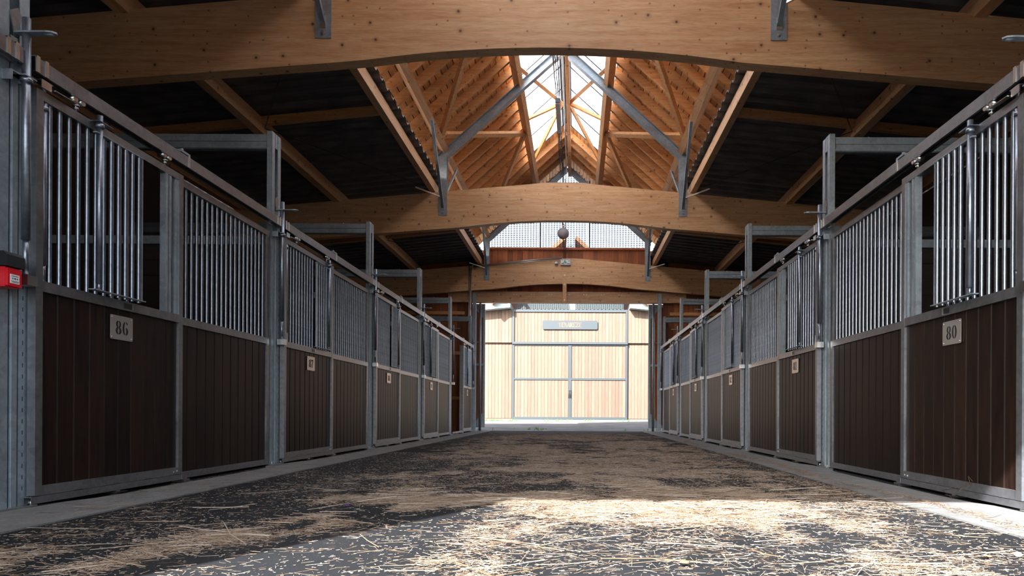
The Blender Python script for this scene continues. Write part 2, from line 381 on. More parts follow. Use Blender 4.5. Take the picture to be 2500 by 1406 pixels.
def add_plate(door, side, num):
    sx = -1 if side == 'L' else 1
    yc, zc = .715, 1.062; w2, h2 = .108, .077; c = .008
    pts = []
    for qx, qz, a in ((w2, h2, 0), (-w2, h2, 90), (-w2, -h2, 180), (w2, -h2, 270)):
        for da in (0, 45, 90):
            t = math.radians(a + da); pts.append((qx - math.copysign(c, qx) + c * math.cos(t), qz - math.copysign(c, qz) + c * math.sin(t)))
    pl = MB(sx).prism(pts, lambda a, b, t: (t, yc + a, zc + b), .010, .0125).build('number_plate', M['plate'], door)
    s = MB(sx)
    for a in (-1, 1):
        for b in (-1, 1): s.tube((.006, yc + a * .094, zc + b * .063), (.012, yc + a * .094, zc + b * .063), .0055, 8); s.tube((.01, yc + a * .094, zc + b * .063), (.02, yc + a * .094, zc + b * .063), .003, 6)
    s.build('screw', M['zinc'], pl)
    sg = 1 if side == 'L' else -1
    text(num, .088, 1.05, .74, lambda a, b, t: (sx * t, yc + sg * a, zc - .044 + b), .0088, .0102, 'numeral', M['ink'], pl)
def make_panel(side):
    sx = -1 if side == 'L' else 1; D = WL if side == 'L' else WR
    y0 = 1.445; y1 = 2.97; T = .05
    t = thing('fixed_stall_panel', (sx * D, Y0 + y0, 0)); Wd = y1 - y0
    f = MB(sx); xa, xb = .046, .094
    f.box(xa, xb, 0, .03, .022, 2.27).box(xa, xb, Wd - .05, Wd, .022, 2.27)
    f.box(xa + .001, xb, .03, Wd - .05, .022, .072).box(xa + .001, xb, .03, Wd - .05, 1.18, 1.238).box(xa + .001, xb, .03, Wd - .05, 2.22, 2.27)
    f.build('frame', M['steel2'], t)
    n = 11; pw = (Wd - .08) / n; pm = plank_mesh(sx, pw - .003, .072, 1.18, .06, .085)
    for i in range(n): link('plank', pm, t, (0, .03 + i * pw + .0015, 0))
    bm = bar_mesh(sx, 1.238, 2.22)
    for i in range(19): link('bar', bm, t, (sx * .072, .08 + i * .0752, 0))
    gch = MB(sx)                              # floor channel the door runs in
    gch.box(.002, .006, -1.40, .06, .024, .063).box(.044, .048, -1.40, .06, .024, .063).box(.006, .044, -1.40, .06, .059, .063)
    gch.box(.0, .048, .0, .06, .022, .07)
    gch.build('floor_channel', M['steel2'], t)
    gt = MB(sx)
    for i in range(4): gt.box(.012, .038, -1.33 + i * .33, -1.08 + i * .33, .063, .066)
    gt.build('guide_strip', M['zinc'], t)
    MB(sx).box(.02, .04, -.7, -.66, .0, .024).box(.0, .06, -.75, -.61, .0085, .012).box(.0, .09, .02, .1, .0, .022).build('support_foot', M['zinc'], t)
    return t
def make_post(side):
    sx = -1 if side == 'L' else 1; D = WL if side == 'L' else WR
    t = thing('stall_post', (sx * D, Y0, 0)); xa, xb = .052, .104; H = 3.26
    p = MB(sx)
    p.box(xa, xb, -.11, -.104, .0, H).box(xa, xb, .074, .08, .0, H)                # webs facing along the aisle
    p.box(xb - .005, xb, -.104, .074, .0, H)
    p.box(xa, xa + .005, -.104, -.052, .0, H).box(xa, xa + .005, .016, .074, .0, H)  # flanges with the slot between
    for z0, z1 in ((0, 2.50), (3.12, H)): p.box(xa + .0004, xa + .0054, -.040, .004, z0, z1)
    p.box(xa, xb, -.11, .08, H, H + .004); p.box(xa - .006, xa, -.035, .0, .02, 2.3)
    p.build('column', M['steel'], t)
    s = MB(sx)
    for i in range(36): s.box(xa - .0008, xa, .040, .046, .1 + i * .06, .122 + i * .06)
    s.build('slot_row', M['grey'], t)
    MB(sx).box(.02, .16, -.14, .11, .008, .018).tube((.04, -.12, .018), (.04, -.12, .04), .008, 6).tube((.04, .09, .018), (.04, .09, .04), .008, 6).build('base_plate', M['zinc'], t)
    b = MB(sx); px, py = -.006, -.012
    b.tube((px, py, 1.43), (px, py, 2.60), .0205, 14).tube((px, py, 1.24), (px, py, 1.45), .014, 12).tube((px, py, 2.26), (px, py, 2.285), .029, 14)
    b.build('bolt_rod', M['bar'], t)
    # flat looped handle
    h = MB(sx); L = [(-.006, .0), (-.15, .0), (-.172, .012), (-.178, .03), (-.166, .048), (-.145, .056), (.03, .056), (.05, .03)]
    h.prism([(.045, -.01), (-.12, -.012), (-.15, -.006), (-.165, .012), (-.155, .03), (-.12, .036), (.045, .03)], lambda a, b_, z: (a, py + b_ - .01, z), 2.518, 2.527)
    h.tube((-.10, py + .003, 2.522), (-.145, py + .003, 2.522), .011, 8)
    h.build('bolt_handle', M['steel'], t)
    MB(sx).box(-.005, .056, .0, .006, 2.262, 2.40).box(-.03, .056, -.05, .03, 2.286, 2.292).box(-.002, .056, -.10, -.094, 2.24, 2.292).box(-.001, .0565, -.098, .004, 2.286, 2.291).build('rod_bracket', M['steel'], t)
    MB(sx).box(-.035, .03, -.035, .035, 1.19, 1.245).build('rod_keeper', M['zinc'], t)
    MB(sx).prism([(-.05, 2.62), (.0, 2.66), (.03, 2.62), (.01, 2.56), (.03, 2.53), (-.02, 2.50), (-.035, 2.56)], lambda a, b_, x: (x, a - .005, b_), .046, .052).build('slot_plate', M['steel2'], t)
    return t
def make_track(side):
    sx = -1 if side == 'L' else 1; D = WL if side == 'L' else WR
    t = thing('door_track', (sx * D, Y0, 0)); x0, x1, z0, z1 = -.018, .044, 2.347, 2.43; ya, yb = .035, 3.095
    r = MB(sx); th = .004
    r.prism([(x0, z0), (x0, z1 - .006), (x0 + .006, z1), (x1 - .006, z1), (x1, z1 - .006), (x1, z0), (x1 - .016, z0), (x1 - .016, z0 + th), (x1 - th, z0 + th), (x1 - th, z1 - th), (x0 + th, z1 - th), (x0 + th, z0 + th), (x0 + .016, z0 + th), (x0 + .016, z0)], lambda a, b, y: (a, y, b), ya, yb)
    r.build('rail', M['steel2'], t)
    for yy in (.04, .1, 1.47, 2.99, 3.045):
        MB(sx).box(x0 - .004, x1 + .004, yy, yy + .022, z1, z1 + .004).box(x0 - .004, x0, yy, yy + .022, z0, z1).box(x1, x1 + .004, yy, yy + .022, z0, z1).build('clamp', M['zinc'], t)
    MB(sx).box(x0, x1, 1.38, 1.5, z1 + .004, z1 + .02).box(x1, .11, 1.40, 1.44, z1 - .02, z1 + .016).tube((.0, 1.42, z1 + .02), (.0, 1.42, z1 + .035), .012, 6).build('joint_bracket', M['steel'], t)
    MB(sx).box(x1, .054, .0, .07, z0 + .02, z1 - .02).box(x1, .054, 3.06, 3.13, z0 + .02, z1 - .02).box(.0, .03, 2.86, 2.90, z0 - .012, z0).tube((.015, 2.8, z0 - .02), (.015, 2.95, z0 - .02), .006, 6).build('end_stop', M['zinc'], t)
    return t
def make_cross(side):
    sx = -1 if side == 'L' else 1; D = WL if side == 'L' else WR
    t = thing('stall_cross_beam', (sx * D, Y0, 0)); z1 = 3.235; z0 = 3.095; ya, yb = -.10, -.03; Ln = 3.38
    MB(sx).prism([(ya, z1), (ya, (z0 + z1) / 2 + .004), (ya + .006, (z0 + z1) / 2), (ya + .006, z0 + .01), (ya + .016, z0), (yb, z0), (yb, z1)], lambda a, b, x: (x, a, b), .108, Ln).build('profile', M['steel'], t)
    m = MB(sx)
    for x in (.45, 1.4, 2.3): m.tube((x, -.06, z1), (x, -.06, z1 + .018), .007, 6)
    m.build('stud', M['zinc'], t); MB(sx).box(.10, .112, -.105, .0, z0 + .02, z1 - .02).build('end_bracket', M['zinc'], t)
    # leg at the outer wall that carries the beam
    MB(sx).box(Ln, Ln + .06, -.11, -.02, 0, z1).build('outer_leg', M['steel'], t)
    return t
def make_partition(side):
    sx = -1 if side == 'L' else 1; D = WL if side == 'L' else WR
    t = thing('stall_partition', (sx * D, Y0, 0))
    MB(sx).box(.11, 3.37, -.03, .03, 2.18, 2.26).build('top_rail', M['steel'], t)
    pm = MB(sx).box(.11, 3.37, -.018, .018, 0, .149).mesh('plank', M['stall'])
    for i in range(14): link('plank', pm, t, (0, 0, .04 + i * .1525))
    MB(sx).box(.11, .16, -.025, .025, .0, .04).box(3.3, 3.36, -.025, .025, .0, .04).build('foot', M['steel'], t)
    return t
SIDES = {'L': ('left', ['85', '86', '87', '88', '89', '90'], [None, True, False, False, True, True]),
         'R': ('right', ['79', '80', '81', '82', '83', '84'], [None, True, True, True, True, True])}
for side in 'LR':
    word, nums, op = SIDES[side]; sx = -1 if side == 'L' else 1; D = WL if side == 'L' else WR
    base = {True: make_door(side, True), False: None}
    if side == 'L': base[False] = make_door(side, False)
    panel, post, track, cross, part = make_panel(side), make_post(side), make_track(side), make_cross(side), make_partition(side)
    remember(None); used = {}
    def inst(proto, key, y, label, cat, group):
        if key in used: o = copy_tree(proto)
        else: o = proto; used[key] = 1
        o.location.y = y; return tag(o, label, cat, group, 'thing')
    todo = []
    ORD = {'85': 'nearest the near doors', '86': 'first', '87': 'second', '88': 'third', '89': 'fourth', '90': 'fifth', '79': 'x', '80': 'first', '81': 'second', '82': 'third', '83': 'fourth', '84': 'fifth'}
    for k in range(-1, 5):
        yb = Y0 + BP * k; num = nums[k + 1]
        opened = True if k == -1 else op[k + 1]
        last_open = (side == 'L' and k == 4)
        dy = 1.50 if last_open else .065
        st = 'with its feed gate folded open' if opened else 'with its barred feed gate closed'
        if k == -1: lab = 'sliding stall door nearest the near entrance on the %s, without a number plate' % word
        elif last_open: lab = 'last sliding stall door of the left row, slid open over a dark gap'
        else: lab = '%s numbered stall door of the %s row, plate %s, feed gate %s' % (ORD[num], word, num, 'folded open' if opened else 'closed')
        d = inst(base[opened], 'd%s' % opened, yb + dy, lab, 'door', 'sliding stall doors with dark planks and steel bars')
        if k >= 0: todo.append((d, num))
        near = 'the %s numbered stall on the %s' % (ORD[num], word) if k >= 0 else 'the unnumbered %s stall at the near entrance' % word
        inst(panel, 'p', yb + 1.445, 'fixed barred plank panel of %s' % near, 'stall panel', 'fixed stall panels')
        inst(track, 't', yb, 'galvanised overhead door track of %s' % near, 'rail', 'sliding door tracks')
    for k in range(0, 6):
        yb = Y0 + BP * k
        a, b = nums[k], nums[k + 1] if k < 5 else None
        wh = ('before the first numbered %s stall' % word) if k == 0 else ('after the %s numbered %s stall' % (ORD[a], word))
        inst(post, 'q', yb, 'tall galvanised slotted post %s' % wh, 'post', 'stall posts with bolt rods')
        inst(cross, 'c', yb, 'galvanised high cross beam %s' % wh, 'beam', 'cross beams over the stalls')
        if k < 5: inst(part, 'w', yb, 'dark plank partition %s' % wh, 'partition', 'stall partitions')
    for d, num in todo: add_plate(d, side, num)
# ------------------------------------------------------------------ glulam beams
def drop_b(o): o = abs(o); return .0384 * o * o if o < 1.9 else .139 + .08 * (o - 1.9)
def drop_t(o): o = abs(o); return .09 * o - .02 if o > .45 else .055 * o * o
BY = [.50, 6.84, 12.97, 19.32]
bl = ['first arched timber beam just inside the near doors', 'big arched timber beam nearest the viewer, crossing the top of the view',
      'second arched timber beam across the aisle, halfway down the barn', 'arched timber beam against the far end wall, with the exit sign']
for i, y in enumerate(BY):
    t = thing('glulam_beam', (XC, y, 4.19), bl[i], 'beam', 'arched timber beams')
    xs = [-6.35 + .25 * k for k in range(51)]; xs[-1] = 6.15
    top = [(x, .72 - drop_t(x)) for x in xs]; bot = [(x, -drop_b(x)) for x in xs]
    MB().prism(bot + top[::-1], lambda a, b, tt: (a, tt, b), 0, .15).build('timber', M['beam_x'], t)
# ------------------------------------------------------------------ steel frames of the lantern
for i, y in enumerate(BY):
    t = thing('steel_frame', (XC, y, 4.27), ['galvanised gable frame over the near doors', 'galvanised gable frame on the beam nearest the viewer',
        'galvanised gable frame standing on the second arched beam', 'galvanised gable frame standing on the far arched beam'][i], 'frame', 'steel frames of the roof lantern')
    for s in (-1, 1):
        m = MB(s); zt = 4.91 - drop_t(2.28)
        m.box(2.2, 2.36, -.012, 0, 4.27 - 4.27, zt - 4.27 + .2); pl = m.build('beam_plate', M['steel'], t)
        q = MB(s)
        for z in (.05, .16): q.tube((2.28, -.012, z), (2.28, -.034, z), .014, 6).tube((2.28, -.012, z), (2.28, -.018, z), .022, 10)
        q.box(2.25, 2.31, -.02, -.012, .10, .22); q.build('bolt', M['zinc'], pl)
        c = MB(s); za, zb = zt - 4.27, 5.40 - 4.27
        c.box(2.21, 2.35, .0, .012, za, zb).box(2.21, 2.35, .128, .14, za, zb).box(2.275, 2.287, .012, .128, za, zb).box(2.19, 2.37, -.0, .14, za, za + .012)
        c.build('column', M['steel'], t)
        r = MB(s); dx, dz = 1 / math.hypot(1, .9), -.9 / math.hypot(1, .9); up = (NX, 0, NZ)
        p0, p1 = (.0, .07, zf(0) - 4.27 - .02), (2.36, .07, zf(2.36) - 4.27 - .02)
        for e in (-.057, .057): r.beam((p0[0] + 0, .07 + e, p0[2]), (p1[0], .07 + e, p1[2]), .012, .14, up) if False else None
        # I-section: two flanges perpendicular to the slope, web between
        for e in (-.066, .066):
            r.beam((p0[0] + NX * e, .07, p0[2] + NZ * e), (p1[0] + NX * e, .07, p1[2] + NZ * e), .13, .010, up)
        r.beam(p0, p1, .008, .124, up)
        r.build('rafter', M['steel'], t)
        g_ = MB(s); g_.prism([(2.36, 5.36 - 4.27), (2.2, 5.12 - 4.27), (2.2, 5.52 - 4.27)], lambda a, b, tt: (a, tt, b), .06, .07)
        g_.prism([(2.14, 5.5 - 4.27), (2.38, 5.3 - 4.27), (2.38, 5.62 - 4.27)], lambda a, b, tt: (a, tt, b), .14, .15); g_.build('gusset', M['steel'], t)
        for sg in (-1, 1):
            if (i == 0 and sg == -1) or (i == 3 and sg == 1): continue
            b = MB(s); ps = (2.28, -.03, .16) if sg < 0 else (2.24, .16, .52)
            pe = (2.20, (-1.40 if sg < 0 else .98), 5.50 - 4.27)
            b.beam((ps[0] - .022, ps[1], ps[2]), (pe[0] - .022, pe[1], pe[2]), .006, .05, (0, 0, 1)); b.beam((ps[0], ps[1], ps[2] - .022), (pe[0], pe[1], pe[2] - .022), .05, .006, (0, 0, 1))
            b.build('knee_brace', M['steel'], t)
        if i in (1, 2, 3):
            MB(s).beam((2.30, -.03, .34), (2.72, -.35, .42), .022, .022).build('tie_stub', M['zinc'], t)
# ------------------------------------------------------------------ long timbers
def along(name, offs, n0, n1, wd, label, y0=YN + .02, y1=YF - .02, m='beam_y'):
    """timber lying along the barn on the slope of the lantern roof: offset from centre, normal heights n0..n1, width along slope"""
    s = 1 if offs > 0 else -1; a = abs(offs); L = math.hypot(1, .9)
    def P(u, n): return (u / L + NX * n, -u * .9 / L + NZ * n)
    poly = [P(-wd / 2, n0), P(wd / 2, n0), P(wd / 2, n1), P(-wd / 2, n1)]
    t = MB(s).prism(poly, lambda p, q, y: (p, y, q), 0, y1 - y0).build(name, M[m], None, (XC + s * a, y0, zf(a)))
    return tag(t, label, 'timber')
for s, wd_ in ((-1, 'left'), (1, 'right')):
    along('timber_purlin', s * 2.22, .0, .20, .12, 'pale timber purlin on the steel columns, %s side of the lantern' % wd_)
    along('timber_purlin', s * .80, .0, .20, .10, 'timber purlin along the %s edge of the ridge skylight' % wd_)
    along('eave_timber', s * 2.56, .08, .20, .06, 'thin timber along the lower %s edge of the lantern roof' % wd_)
    for off, zb, h, wd2, nm, lb in ((2.48, 4.73, .18, .10, 'lantern_purlin', 'pale timber beam under the %s corrugated roof edge' % wd_),
                                (4.29, 4.515, .21, .12, 'roof_purlin', 'heavy timber purlin under the dark %s side roof' % wd_),
                                (6.15, 4.35, .17, .12, 'wall_purlin', 'timber purlin under the outer edge of the %s roof' % wd_)):
        o = MB(s).box(-wd2 / 2, wd2 / 2, 0, YF - YN - .04, 0, h).build(nm, M['beam_y'], None, (XC + s * off, YN + .02, zb)); tag(o, lb, 'timber')
    o = MB(s).tube((0, 0, 0), (0, YF - YN - .1, 0), .012, 8).build('conduit', M['zinc'], None, (XC + s * 4.365, YN + .04, 4.53)); tag(o, 'thin metal conduit along the heavy purlin of the %s roof' % wd_, 'pipe')
    for k, y in enumerate((3.6, 9.77, 16.1)):
        o = MB(s).box(2.54, 4.22, -.045, .045, 0, .11)
        for j in range(0): pass
        q = MB().quadbox([(s * x, yy, z) for z, xs in (((0), None),) for x, yy in ()]) if False else MB(s)
        q.beam((2.535, 0, .12), (4.225, 0, -.05), .09, .11); q.beam((4.36, 0, -.065), (6.08, 0, -.235), .09, .11)
        o = q.build('roof_joist', M['raft'], None, (XC, y, 4.73)); tag(o, 'short timber joist between the purlins of the %s roof, %s' % (wd_, ('nearest', 'middle', 'farthest')[k]), 'timber', 'joists of the %s side roof' % wd_)
    for k, (ya, yb) in enumerate(((.7, 3.6), (3.6, 6.8), (7.0, 9.77), (9.77, 12.9), (13.2, 16.1), (16.1, 19.3))):
        inn = k % 2 == 0
        q = MB(s); q.tube((2.55 if inn else 4.2, ya - ya, .12 if inn else -.08), (4.2 if inn else 2.55, yb - ya, -.08 if inn else .12), .007, 6)
        o = q.build('tension_rod', M['black'], None, (XC, ya, 4.66)); tag(o, 'thin dark tension rod under the %s roof, %s from the near doors' % (wd_, ('first', 'second', 'third', 'fourth', 'fifth', 'sixth')[k]), 'rod', 'tension rods of the %s roof' % wd_)
tag(MB().box(-.045, .045, 0, YF - YN - .04, -.16, .0).build('ridge_timber', M['beam_y'], None, (XC + .06, YN + .02, 7.47)), 'timber ridge beam between the two rows of skylight panes', 'timber')
# zigzag braces
def brace(s, p, q, w, h, label):
    o = MB(s).beam((0, 0, 0), (abs(q[0]) - abs(p[0]), q[1] - p[1], q[2] - p[2]), w, h, (NX, 0, NZ))
    ob = o.build('timber_brace', M['raft'], None, (XC + s * p[0], p[1], p[2])); tag(ob, label, 'timber', 'diagonal braces of the lantern')
for s, wd_ in ((-1, 'left'), (1, 'right')):
    def R(o, n): return (o + NX * n, zf(o) + NZ * n)
    ga, fa = (.86, .10), (2.16, .10)
    nodes = [(fa, .75), (ga, 3.6), (fa, 6.6), (ga, 9.5), (fa, 12.55), (ga, 15.35), (fa, 18.9)]
    nm = ['first', 'second', 'third', 'fourth', 'fifth', 'sixth']
    for i in range(6):
        (a, ya), (b, yb) = nodes[i], nodes[i + 1]
        pa, pb = R(*a), R(*b); brace(s, (pa[0], ya, pa[1]), (pb[0], yb, pb[1]), .10, .07, '%s diagonal brace of the %s lantern slope from the near doors' % (nm[i], wd_))
    for i, yr in enumerate((3.6, 9.5, 15.3)):
        for j, dyy in enumerate((-2.7, -.5, 1.9)):
            pa, pb = R(.06, .03), R(.75, .10); brace(s, (pa[0], yr, pa[1]), (pb[0], yr + dyy, pb[1]), .07, .06, '%s of three skylight braces %s, %s side' % (('nearest', 'middle', 'farthest')[j], ('by the near doors', 'between the first two big beams', 'before the far beam')[i], wd_))
# ------------------------------------------------------------------ lantern roof: rafters and boards
LL = math.hypot(1, .9)
for s, wd_ in ((-1, 'left'), (1, 'right')):
    t = thing('ceiling_%s_slope' % wd_, (XC, 0, 7.5), 'boarded %s slope of the roof lantern' % wd_, 'ceiling', kind='structure')
    def slope_box(u0, u1, n0, n1, y0, y1):
        m = MB(s); P = []
        for n in (n0, n1):
            for u, y in ((u0, y0), (u1, y0), (u1, y1), (u0, y1)): P.append((s * (u / LL + NX * n), y, -u * .9 / LL + NZ * n))
        m.quadbox(P); return m
    uo, ui = 2.74 * LL, .72 * LL
    rm = slope_box(ui, uo, .20, .335, -.032, .032).mesh('rafter', M['raft']); rf = slope_box(-.22, uo, .20, .335, -.032, .032).mesh('rafter', M['raft'])
    y = .15
    while y < 19.7:
        link('rafter', rf if (y > 17.5) else rm, t, (0, y, 0)); y += .49
    nb = 20; bw = (uo - .80 * LL) / nb; segs = [(-.75, 4.9), (4.9, 9.8), (9.8, 14.7), (14.7, 20.5)]
    ms = [slope_box(0, bw - .017, .336, .356, 0, b - a - .004).mesh('board', M['board']) for a, b in segs]
    for i in range(nb):
        u = .80 * LL + i * bw
        for (a, b), me in zip(segs, ms): link('board', me, t, (s * u / LL, a, -u * .9 / LL))
    for a, b in ((17.45, 20.5),):
        me = slope_box(0, .112, .336, .356, 0, b - a).mesh('board', M['board'])
        for i in range(11): u = -.33 + i * .127; link('board', me, t, (s * u / LL, a, -u * .9 / LL))
    slope_box(.76 * LL, uo + .04, .360, .385, -.8, 17.45).build('roof_covering', M['deck'], t)
    slope_box(-.32, uo + .04, .360, .385, 17.45, 20.55).build('roof_covering', M['deck'], t)
    # skylight
    wn = thing('window_%d' % (1 if s < 0 else 2), (XC, 0, 7.5), 'row of milky ridge skylight panes on the %s slope' % wd_, 'skylight', kind='structure')
    k = 0; y = 1.62 - 2 * .989  # first panes are out of view, added to throw more light on the beams
    pm = slope_box(-.30, .79 * LL, .350, .357, .0, .975).mesh('pane', M['poly'])
    bm = slope_box(-.30, .80 * LL, .335, .366, -.011, .011).mesh('glazing_bar', M['black'])
    while y < 17.4:
        link('pane', pm, wn, (0, y + .007, 0)); link('glazing_bar', bm, wn, (0, y, 0)); y += .989
    link('glazing_bar', bm, wn, (0, y, 0))
tag(MB().prism([(-.14, -.10), (.0, .03), (.14, -.10), (.14, -.085), (.0, .05), (-.14, -.085)], lambda a, b, y: (a, y, b), -.8, 20.55).build('trim_3', M['grey'], None, (XC, 0, 7.97)), 'metal ridge cap of the lantern', 'trim', kind='structure')
# ------------------------------------------------------------------ dark corrugated side roofs
for s, wd_ in ((-1, 'left'), (1, 'right')):
    m = MB(s); pit = .28; ya, yb = YN - .4, 20.3; n = int((yb - ya) / pit); pr = []
    for i in range(n): pr += [(ya + i * pit, 0), (ya + i * pit + .10, 0), (ya + i * pit + .14, .05), (ya + i * pit + .24, .05)]
    pr.append((ya + n * pit, 0)); o0, o1 = 2.34, 6.75
    def zz(o): return 4.935 - (o - 2.48) * .105
    for th in (0, .006):
        for y, h in pr: m.v.append((s * o0, y, zz(o0) + h + th)); m.v.append((s * o1, y, zz(o1) + h + th))
    N = len(pr)
    for i in range(N - 1):
        a = 2 * i; m.f.append((a, a + 1, a + 3, a + 2)); b = 2 * N + a; m.f.append((b, b + 2, b + 3, b + 1))
        m.f.append((a, a + 2, b + 2, b)); m.f.append((a + 1, b + 1, b + 3, a + 3)); m.sm += [False] * 4
    me = m.mesh('ceiling_%s_side' % wd_, M['deck']); me.materials.append(M['decktop'])
    for i, p in enumerate(me.polygons): p.material_index = 0 if i % 4 == 0 else 1
    tag(link('ceiling_%s_side' % wd_, me, None, (XC, 0, 0)), 'dark corrugated sheet roof over the %s stalls' % wd_, 'ceiling', kind='structure')
# ------------------------------------------------------------------ outer side walls
for s, wd_ in ((-1, 'left'), (1, 'right')):
    tag(MB(s).box(0, .12, 0, 20.0, 0, 4.42).build('wall_%s' % wd_, M['wallout'], None, (XC + s * 6.36, -.2, 0)), 'dark boarded outer wall behind the %s stalls' % wd_, 'wall', kind='structure')
# ------------------------------------------------------------------ end walls
def mesh_panel(name, parent, x0, x1, z0, lim, y):
    """expanded metal: rows of slanted strands; lim(x) = upper limit"""
    P = []; F = []; cw, chh, dp = .16, .058, .012; bh, bw_, th = .0125, .030, .0068
    nz = int((7.9 - z0) / (chh / 2)) + 1; nx = int((x1 - x0) / (cw / 2))
    for r in range(nz):
        for c in range(nx):
            if (r + c) % 2: continue
            for d in (0, 1):
                xa = x0 + c * cw / 2; xb = xa + cw / 2; za = z0 + r * chh / 2; zb = za + chh / 2
                if d: za, zb = zb, za
                if max(za, zb) > lim((xa + xb) / 2): continue
                pts = [(xa, za, bh), (xa + bw_ * .75, za, bh * .9), (xa + bw_, za + (zb - za) * .12, th), (xb - bw_, zb - (zb - za) * .12, th), (xb - bw_ * .75, zb, bh * .9), (xb, zb, bh)]
                k = len(P)
                for x_, z_, h_ in pts: P += [(x_, 0, z_ - h_), (x_, dp, z_ + h_)]
                for i in range(5): F.append((k + 2 * i, k + 2 * i + 2, k + 2 * i + 3, k + 2 * i + 1))
    me = bpy.data.meshes.new(name); me.from_pydata(P, [], F); me.materials.append(M['mesh']); me.update()
    o = link(name, me, parent, (0, y, 0)); o['kind'] = 'stuff'; return o
def end_wall(far):
    d = 1 if far else -1; yi = YF if far else YN       # inner face, outward direction d
    wname = 'far' if far else 'near'
    t = thing('wall_%s' % ('back' if far else 'front'), (XC, yi, 0), 'boarded %s end wall with a gable above the doorway' % wname, 'wall', kind='structure')
    OP = 2.77 if far else 2.77
    Y = lambda a: a * d
    # boards: side fields and the field over the door
    bw = .145
    def board(x, z0, z1):
        key = (round(z0, 2), round(z1, 2))
        if key not in cache: cache[key] = MB().box(0, bw - .006, min(Y(.0), Y(.028)), max(Y(.0), Y(.028)), z0, z1).mesh('board', M['redwood'])
        link('board', cache[key], t, (x, Y(.06), 0))
    cache = {}
    i = 0; x = -6.36
    while x < 6.2:
        top = min(4.93 - (abs(x) - 2.48) * .1, 4.9) if abs(x + .07) > 2.34 else 5.24
        z0 = 3.70 if -OP < x + .07 < OP else 0.0
        top = round(top * 5) / 5 if abs(x + .07) > 2.34 else 5.24
        board(x, z0, top); x += bw
    # solid backing behind the boards
    b = MB()
    for xa, xb, za, zb in ((-6.36, -OP, 0, 4.6), (OP, 6.36, 0, 4.6), (-OP, OP, 3.70, 5.22), (-2.9, -2.3, 4.6, 5.1), (2.3, 2.9, 4.6, 5.1), (-6.36, -OP, 4.6, 4.68), (OP, 6.36, 4.6, 4.68)):
        b.box(xa, xb, Y(.10), Y(.14), za, zb)
    # slope filler up to the side roof
    for s in (-1, 1): b.prism([(s * 2.3, 4.6), (s * 6.36, 4.5), (s * 6.36, 4.56), (s * 2.3, 5.0)], lambda a, c, y: (a, y, c), Y(.10), Y(.14))
    b.build('backing', M['wallout'] if not far else M['redwood'], t)
    # mesh gable at the far end only
    if not far: MB().prism([(-2.4, 5.2), (2.4, 5.2), (2.4, 5.6), (0, 7.75), (-2.4, 5.6)], lambda a, c, y: (a, y, c), Y(.10), Y(.14)).build('gable_sun_block', M['redwood'], t)  # unseen near gable closed solid, added to keep sun off the interior
    for xa, xb in ((-2.26, -.80), (-.78, .62), (.64, 2.26)) if far else ():
        mesh_panel('mesh_panel', t, xa, xb, 5.27, lambda x: zf(x + .0) + .25, Y(.07))
    p = MB()
    for x in (-.79, .63): p.box(x - .018, x + .018, Y(.085), Y(.125), 5.25, zf(x) + .3)
    p.build('mesh_post', M['grey'], t)
    tr = MB(); tr.box(-2.3, 2.3, Y(-.02), Y(.09), 5.22, 5.28); tr.box(-2.3, -2.24, Y(-.02), Y(.06), 4.6, 5.22); tr.box(2.24, 2.3, Y(-.02), Y(.06), 4.6, 5.22); tr.build('frame_trim', M['redwood'], t)
    # horizontal rails on the side fields
    rr = MB()
    for s in (-1, 1):
        for z in (.9, 2.2, 3.35): rr.box(s * 2.95, s * 6.2, Y(.02), Y(.06), z, z + .09)
    rr.build('wall_rail', M['raft'], t)
    # lintel
    ln = MB().box(-3.4, 3.4, -.06, .06, 3.69, 3.99).build('lintel_beam', M['beam_x'], None, (XC, yi - d * .062, 0))
    tag(ln, 'straight bolted timber lintel over the %s doorway' % wname, 'beam')
    if far:
        bb = MB()
        for k in range(11):
            for e in (0, .075): bb.tube((-2.52 + k * .5 + e, -.066, 3.91), (-2.52 + k * .5 + e, -.06, 3.91), .014, 8)
        bb.build('bolt', M['zinc'], ln)
    # steel jamb columns and guide pipes
    for s, wd_ in ((-1, 'left'), (1, 'right')):
        c = MB(s); c.box(-.05, .05, -.038, .038, 0, 3.94).box(-.055, .055, -.045, .06, 0, .012)
        o = c.build('jamb_column', M['steel'], None, (XC + s * 2.64, yi - d * .165, 0)); tag(o, 'square galvanised column beside the %s doorway, %s side' % (wname, wd_), 'column')
        # sliding leaf parked outside, its edge showing in the opening
        xin = (-2.52 + .13 * (0 if far else 1)) if s < 0 else 2.37
        xin = abs(xin) if s < 0 else xin
        if far and s < 0: xin = 2.39
        if not far and s < 0: xin = 2.52
        lf = thing('sliding_barn_door', (XC + s * xin, yi + d * .28, 0), 'tall boarded sliding barn door slid open beside the %s doorway, %s side' % (wname, wd_), 'door', kind='thing')
        f = MB(s); H0, H1 = .10, 3.70; Wd = 2.5
        f.box(0, .06, -.03, .03, H0, H1).box(Wd - .06, Wd, -.03, .03, H0, H1).box(.06, Wd - .06, -.029, .03, H0, H0 + .09).box(.06, Wd - .06, -.029, .03, H1 - .09, H1).box(.06, Wd - .06, -.029, .03, 1.9, 1.96)
        f.build('frame', M['steel'], lf)
        gs = MB(s)
        for zc, q in ((H0 + .09, 1), (H1 - .09, -1)): gs.prism([(.06, zc), (.34, zc), (.06, zc + q * .34)], lambda a, b_, y: (a, y, b_), -.012, -.004)
        gs.build('gusset', M['steel'], lf)
        bm = MB(s).box(0, .139, (.0 if d > 0 else -.03), (.03 if d > 0 else .0), H0 + .02, H1 - .02).mesh('board', M['redwood'])
        for k in range(17): link('board', bm, lf, (s * (.04 + k * .145), d * .032, 0))
        rl = MB(s)
